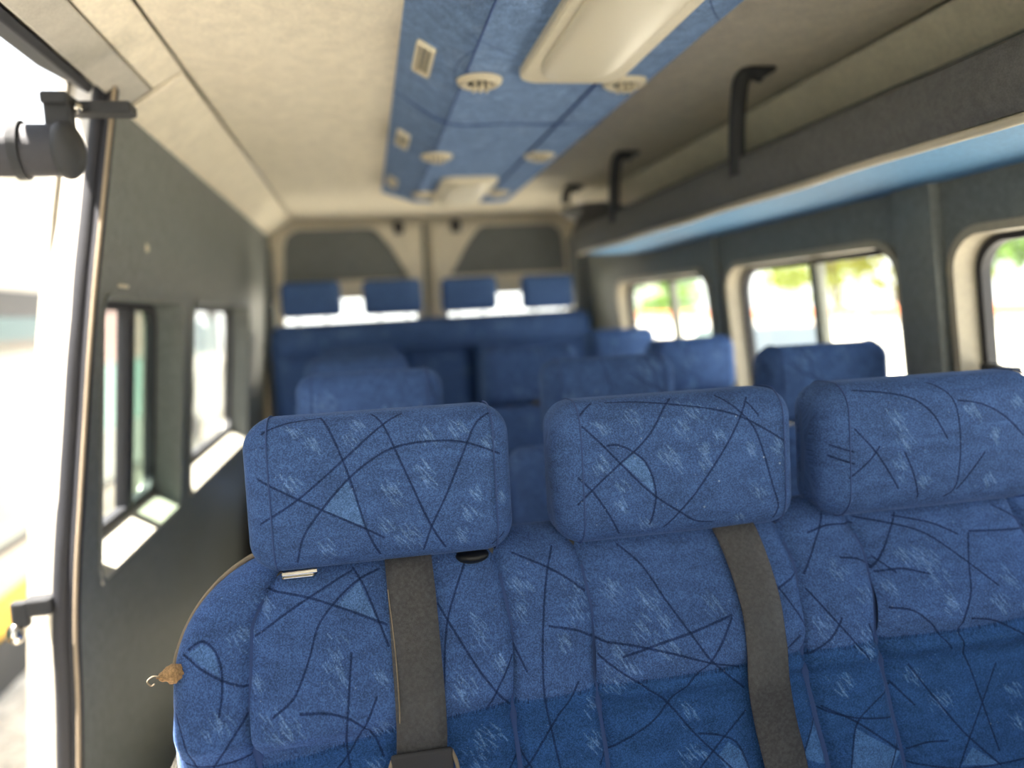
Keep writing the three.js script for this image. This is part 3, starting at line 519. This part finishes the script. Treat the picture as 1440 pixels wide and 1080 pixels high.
  const ft = part('torn_padding', metric(tuft).translate(-.266 - O[0], .925, -.985 - O[2]), M.foam, bench, 'torn tuft of brown padding at the edge');
  part('loose_thread', tube([[-.277, .922, -.985], [-.288, .925, -.983], [-.294, .920, -.982], [-.290, .914, -.982], [-.286, .916, -.982]].map(([a, b, c]) => [a - O[0], b, c - O[2]]), .0011), M.edging, ft);
  // seat cushion and pedestal below the picture
  for (let i = 0; i < 3; i++) part('seat_cushion', pad(.44, .14, .46, .05, .05, .01).rotateX(-.06).translate([0, .41, .83][i] - .4, .42, .27), M.cloth, bench);
  part('pedestal', box(1.25, .32, .36, 0, .16, .24, .02), M.dark, bench);
  // head restraints
  const CXY = [[.006, 1.129], [.416, 1.1245], [.822, 1.1235]], W = [.346, .356, .372];
  CXY.forEach(([x, y], k) => {
    const geo = pad(W[k], .200, .112, .042, .040, .009, restUV(k)), loop = geo.userData.loop, h = part('head_restraint', geo, M.rest, bench, ['head restraint over the place beside the aisle', 'head restraint over the middle place', 'head restraint over the place beside the window'][k]);
    h.position.set(x - O[0], y, -1.043 - O[2]); h.rotation.x = -.03;
    for (const s of [-1, 1]) part('piping', tube(loop(s * (W[k] / 2 - (s < 0 ? .034 : .026)), .0002), .0011, true, 150, 6), M.seam, h);
    for (const s of [-1, 1]) {
      part('post', cyl([s * .115, -.09, -.006], [s * .115, -.22, -.006], .0062), M.chrome, h, 'chrome post');
      if (k) continue;
      if (s < 0) part('collar', [box(.044, .010, .026, s * .115, -.1075, .012, .004), cyl([s * .115 - .02, -.104, .02], [s * .115 + .024, -.103, .02], .0055)], M.chrome, h, 'metal collar under the head restraint');
      else part('collar', new THREE.SphereGeometry(.024, 20, 12).scale(1, .45, .9).translate(s * .115, -.108, .012), M.black, h, 'black plastic collar under the head restraint');
    }
  });
  // belts hanging over the back
  const strap = (pts, wd, lift) => {
    const c = new THREE.CatmullRomCurve3(pts.map(([x, y, z]) => new THREE.Vector3(x - O[0], y, (z ?? zs(y) + lift) - O[2]))), n = 80, P = c.getSpacedPoints(n), pos = [], uv = [], idx = [];
    P.forEach((p, i) => { const a = P[Math.max(0, i - 1)], b = P[Math.min(n, i + 1)], d = b.clone().sub(a), across = new THREE.Vector3(-d.y, d.x, 0).normalize().multiplyScalar(-wd / 2), nn = new THREE.Vector3().crossVectors(across, d).normalize(); if (nn.z < 0) nn.negate();
      for (const [s, h] of [[-1, 0], [-.92, .0022], [-.3, .0030], [.3, .0030], [.92, .0022], [1, 0], [1, -.0015], [-1, -.0015]]) { pos.push(p.x + across.x * s + nn.x * h, p.y + across.y * s + nn.y * h, p.z + across.z * s + nn.z * h); uv.push(s * wd / 2, i / n * c.getLength()); } });
    for (let i = 0; i < n; i++) for (let k = 0; k < 8; k++) { const a = i * 8 + k, b = i * 8 + (k + 1) % 8; idx.push(a, a + 8, b, b, a + 8, b + 8); }
    const g = new THREE.BufferGeometry(); g.setAttribute('position', new THREE.Float32BufferAttribute(pos, 3)); g.setAttribute('uv', new THREE.Float32BufferAttribute(uv, 2)); g.setIndex(idx); return toCreasedNormals(g, .7);
  };
  const L = .027;
  const b1 = part('seat_belt', strap([[.030, .96, -1.13], [.031, 1.06, -1.09], [.033, 1.062, -1.045], [.034, 1.03, -1.010], [.035, .98], [.035, .93], [.035, .88], [.034, .84], [.031, .79], [.030, .72], [.030, .6]], .062, L), M.belt, bench, 'dark brown belt over the place beside the aisle');
  part('keeper', box(.076, .075, .008, .032 - O[0], .785, zs(.785) + L - O[2] + .006, .004).rotateX(0), M.belt, b1, 'folded belt end');
  part('keeper_loop', tube([[.068, .818], [.074, .80], [.074, .77], [.068, .755]].map(([x, y]) => [x - O[0], y, zs(y) + L + .010 - O[2]]), .0026), M.edging, b1);
  part('keeper_loop', tube([[-.003, .818], [-.009, .80], [-.009, .77], [-.003, .755]].map(([x, y]) => [x - O[0], y, zs(y) + L + .010 - O[2]]), .0026), M.edging, b1);
  part('stitching', [tube([[-.0005 + .005, 1.0], [.0085, .93], [.0085, .87], [.006, .83]].map(([x, y]) => [x - O[0], y, zs(y) + L + .0027 - O[2]]), .0007)], M.edging, b1);
  part('seat_belt', strap([[.480, .96, -1.13], [.484, 1.06, -1.09], [.489, 1.062, -1.045], [.498, 1.03, -1.008], [.507, .985], [.510, .93], [.503, .88], [.498, .84], [.506, .78], [.516, .72], [.526, .6]], .060, L), M.belt, bench, 'dark brown belt over the middle place');
}

// ---------------------------------------------------------------- single seats behind
function seat(label, group, x, z, o = {}) {
  const g = thing('passenger_seat', label, 'seat', group, [x, 0, z]);
  const bw = o.w ?? .53, rw = o.rw ?? .325, ry = o.y ?? 1.137;
  const b = part('backrest', pad(bw, .62, .12, .05, .05, .016), M.cloth, g); b.position.set(0, .735, .075); b.rotation.x = -.17;
  part('seat_cushion', pad(bw, .14, .46, .05, .05, .01).translate(0, .42, .30), M.cloth, g);
  part('pedestal', box(.36, .35, .34, 0, .175, .27, .02), M.dark, g);
  const geo = pad(rw, o.rh ?? .195, .105, .045, .042, .01, (u, v) => [u + x * 1.7, v + z]), h = part('head_restraint', geo, M.cloth, g);
  h.position.set(0, ry, -.02); h.rotation.x = -.05; h.rotation.y = o.turn ?? 0;
  for (const s of [-1, 1]) { part('piping', tube(geo.userData.loop(s * (rw / 2 - .036), .0006), .0018, true, 90, 5), M.seam, h); part('post', cyl([s * .08, -.08, 0], [s * .08, -.19, 0], .006), M.chrome, h); }
  if (o.belt) part('seat_belt', metric(box(.055, .5, .006, o.belt, .80, .135, .002).rotateX(-.10)), M.belt, g, 'dark belt hanging over the backrest');
  return g;
}
const rows = [['second', -1.75], ['third', -2.5], ['fourth', -3.25]];
for (const [row, z] of rows) {
  seat(`blue patterned seat beside the aisle in the ${row} row`, `seats of the ${row} row`, row === 'second' ? -.002 : -.04, z, { belt: row === 'third' ? 0 : .08 });
  if (row !== 'fourth') seat(`blue patterned middle seat in the ${row} row`, `seats of the ${row} row`, row === 'second' ? .558 : .525, z, { belt: row === 'third' ? .02 : 0 });
  seat(`blue patterned seat beside the windows in the ${row} row`, `seats of the ${row} row`, row === 'second' ? 1.125 : 1.10, z, { w: .36, rw: row === 'second' ? .345 : .31, y: row === 'fourth' ? 1.16 : 1.137 });
}
// rear bench, higher, with four head restraints
{
  const g = thing('rear_bench', 'high dark blue rear bench before the rear doors with four head restraints', 'bench seat', null, [.36, 0, -4.1]);
  for (const [x, w, dz] of [[-.51, .68, 0], [.0, .38, -.06], [.52, .66, 0]]) { const b = part('backrest', pad(w, .92, .13, .055, .055, .016), M.cloth, g); b.position.set(x, .84, dz); b.rotation.x = -.06; }
  part('top_roll', pad(1.68, .17, .16, .07, .06, .004).rotateZ(.006).translate(0, 1.262, .02), M.cloth, g, 'padded roll along the top');
  for (const x of [-.55, 0, .55]) part('seat_cushion', pad(.54, .16, .45, .05, .05, .01).translate(x, .54, .28), M.cloth, g);
  part('back_board', box(1.62, .9, .03, 0, .78, -.13, .01), M.dark, g);
  part('plinth', box(1.66, .46, .5, 0, .23, .2, .02), M.dark, g);
  [[-.266, .295], [.14, .30], [.54, .29], [.96, .28]].forEach(([x, w], i) => { const h = part('head_restraint', pad(w, .18, .09, .035, .03, .008), M.cloth, g); h.position.set(x - .36, 1.466 - i * .004, .06); for (const s of [-1, 1]) part('post', cyl([s * .07, -.07, 0], [s * .07, -.2, 0], .006), M.chrome, h); });
}
// roller arm of the sliding door
{
  const g = thing('door_arm', 'grey horizontal door arm with round end cap in the open doorway', 'door arm', null, [-.475, 1.672, -1.5]);
  part('tube', cyl([-.03, 0, 0], [-.62, 0, .03], .044), M.rubber, g);
  part('end_cap', new THREE.SphereGeometry(.05, 28, 18).scale(.55, 1, 1).translate(-.02, 0, 0), M.dark, g, 'dark round end cap');
  part('clamp', cyl([-.085, 0, .004], [-.1, 0, .005], .050), M.dark, g);
  part('bracket', [box(.11, .022, .05, .025, .085, -.06, .006), box(.045, .075, .03, -.03, .06, -.01, .008), box(.045, .022, .09, -.03, .088, -.03, .006)], M.dark, g, 'dark bracket fixed to the door frame');
  part('bolt', new THREE.SphereGeometry(.009, 12, 8).translate(.0, .075, -.01), M.chrome, g);
}
// ---------------------------------------------------------------- outdoors
const ground = structure('ground', 'pale paved ground outside the van', 'ground');
part('paving', metric(new THREE.BoxGeometry(120, .1, 120).translate(0, -.6, 0)), M.ground, ground);
{
  const g = thing('parked_bus', 'pale parked bus with large windows and a yellow stripe beyond the open doorway', 'bus', null, [-2.05, -.55, -5]);
  const L = 13, zc = -.2, X = -1.1, Y0 = .55; // side plane at x = 0 of the group
  part('body', metric(box(2.2, 3.0, L, X - .01, 1.75, zc, .16, 4)), M.buspaint, g, 'pale bus body');
  const wy0 = .2 + Y0, wy1 = 1.49 + Y0;
  part('window_band', box(.02, 1.46, L - .6, 0, (wy0 + wy1) / 2 + .05, zc, .006), M.black, g, 'dark band round the bus windows');
  for (let i = 0; i < 7; i++) part('window_pane', metric(extr(rrShape(-.8, wy0 + .02, .8, wy1 - .02, .06), .006, .002).rotateY(Math.PI / 2).translate(.011, 0, 5.2 + zc - i * 1.74)), M.busglass, g);
  part('stripe', box(.012, .20, L - .3, .004, -.16 + Y0, zc, .004), M.yellow, g, 'yellow stripe below the windows');
  part('skirt', box(.014, .28, L - .4, .003, -.42 + Y0, zc, .004), M.dark, g);
  for (const [z0, z1] of [[-1.7, 1.2], [-5.2, -2.2]]) part('embossed_panel', metric(extr(ring(-(z1 - z0) / 2, 1.92 + Y0, (z1 - z0) / 2, 2.33 + Y0, .07, .02), .008, .003).rotateY(Math.PI / 2).translate(.002, 0, (z0 + z1) / 2)), M.greyreveal, g);
  part('teal_marking', box(.01, .5, 2.6, .018, .85 + Y0, -2.6, .004), M.teal, g, 'teal marking on the bus side');
  part('red_marking', box(.01, .4, 2.6, .018, 1.32 + Y0, -2.6, .004), M.red, g, 'reddish marking on the bus side');
  for (const z of [-4.2, 3.6]) { const w = part('wheel', cyl([-.3, .48, z], [.02, .48, z], .48, .48, 40), M.rubber, g); part('hub', cyl([.0, .48, z], [.035, .48, z], .24, .2, 30), M.greyreveal, w); }
}
function tree(label, x, z, h, r, seed, hex) {
  const g = thing('tree', label, 'tree', 'trees behind the white boundary wall', [x, -.55, z]), R = rng(seed);
  const pts = Array.from({ length: 6 }, (_, i) => [(R() - .5) * .25 * i / 3, i * h * .16, (R() - .5) * .25 * i / 3]);
  part('trunk', tube(pts, .13, false, 24, 9), M.bark, g);
  for (let i = 0; i < 5; i++) { const a = R() * 6.28, s = pts[3 + (i % 3)]; part('branch', tube([s, [s[0] + Math.cos(a) * r * .4, s[1] + h * .1, s[2] + Math.sin(a) * r * .4], [s[0] + Math.cos(a) * r * .8, s[1] + h * .16, s[2] + Math.sin(a) * r * .8]], .05, false, 12, 6), M.bark, g); }
  const n = 2600, pos = [], nor = new THREE.Vector3(), q = new THREE.Quaternion(), e = new THREE.Euler();
  const blobs = Array.from({ length: 12 }, () => { const a = R() * 6.28, k = Math.sqrt(R()) * .75; return [Math.cos(a) * r * k, h * (.26 + R() * .6), Math.sin(a) * r * k, r * (.28 + R() * .22)]; });
  for (let i = 0; i < n; i++) {
    const b = blobs[(R() * 12) | 0], u = R() * 2 - 1, t = R() * 6.28, rr = b[3] * Math.cbrt(R()), s = Math.sqrt(1 - u * u), c = new THREE.Vector3(b[0] + rr * s * Math.cos(t), b[1] + rr * u * .8, b[2] + rr * s * Math.sin(t));
    q.setFromEuler(e.set(R() * 6, R() * 6, R() * 6)); const w = .05 + R() * .06, l = .10 + R() * .10;
    const v = [[0, -l, 0], [w, 0, .02], [0, l, 0], [-w, 0, .02]].map((p) => new THREE.Vector3(...p).applyQuaternion(q).add(c));
    for (const k of [0, 1, 2, 0, 2, 3]) pos.push(...v[k].toArray());
  }
  const f = new THREE.BufferGeometry(); f.setAttribute('position', new THREE.Float32BufferAttribute(pos, 3)); f.computeVertexNormals();
  part('foliage', f, leafMat(hex), g).userData.kind = 'stuff';
}
tree('tall leafy green tree beyond the window beside the front bench', 12.2, -10.5, 6.5, 2.6, 71, 0x56772a);
tree('yellow green tree with a bare trunk beyond the second row window', 12.0, -15.6, 6.0, 2.4, 72, 0x8f9432);
tree('rounded yellow green tree beyond the second row window, next to the grey car', 15.5, -23.5, 6.5, 2.8, 73, 0x8a9632);
tree('bright green tree beyond the rearmost side window', 12.5, -32, 7, 3, 74, 0x6a8e28);
tree('green tree far along the boundary wall', 14, -6, 6, 2.5, 75, 0x4c7526);
{
  const g = thing('boundary_wall', 'white plastered boundary wall with a terracotta coping', 'wall', null, [10, -.55, -18]);
  part('wall_face', metric(box(.2, 1.5, 60, 0, .75, 0, .01)), M.plaster, g); part('coping', metric(box(.36, .16, 60, 0, 1.58, 0, .03)), M.clay, g, 'terracotta coping');
  for (let z = -29; z < 30; z += 3) part('pier', metric(box(.3, 1.5, .3, -.02, .75, z, .02)), M.plaster, g);
}
{
  const g = thing('parked_car', 'dark grey car parked by the white boundary wall', 'car', null, [7.2, -.55, -13.2]);
  const s = new THREE.Shape(); [[-2.1, .35], [-2.1, .75], [-1.9, .9], [-1.1, .98], [-.5, 1.42], [.9, 1.44], [1.6, 1.0], [2.05, .92], [2.12, .4]].forEach(([a, b], i) => (i ? s.lineTo(a, b) : s.moveTo(a, b))); s.closePath();
  part('body', metric(extr(s, 1.66, .06).rotateY(Math.PI / 2).translate(-.83, 0, 0)), M.carpaint, g);
  const q = polygon([[-1.0, 1.0], [-.45, 1.36], [.85, 1.38], [1.4, 1.02]]); part('side_glass', metric(extr(q, 1.8).rotateY(Math.PI / 2).translate(-.9, 0, 0)), M.busglass, g);
  for (const z of [-1.3, 1.3]) for (const x of [-.75, .75]) part('wheel', cyl([x - .1, .32, z], [x + .1, .32, z], .32, .32, 28), M.rubber, g);
}
renderer.render(scene, camera);
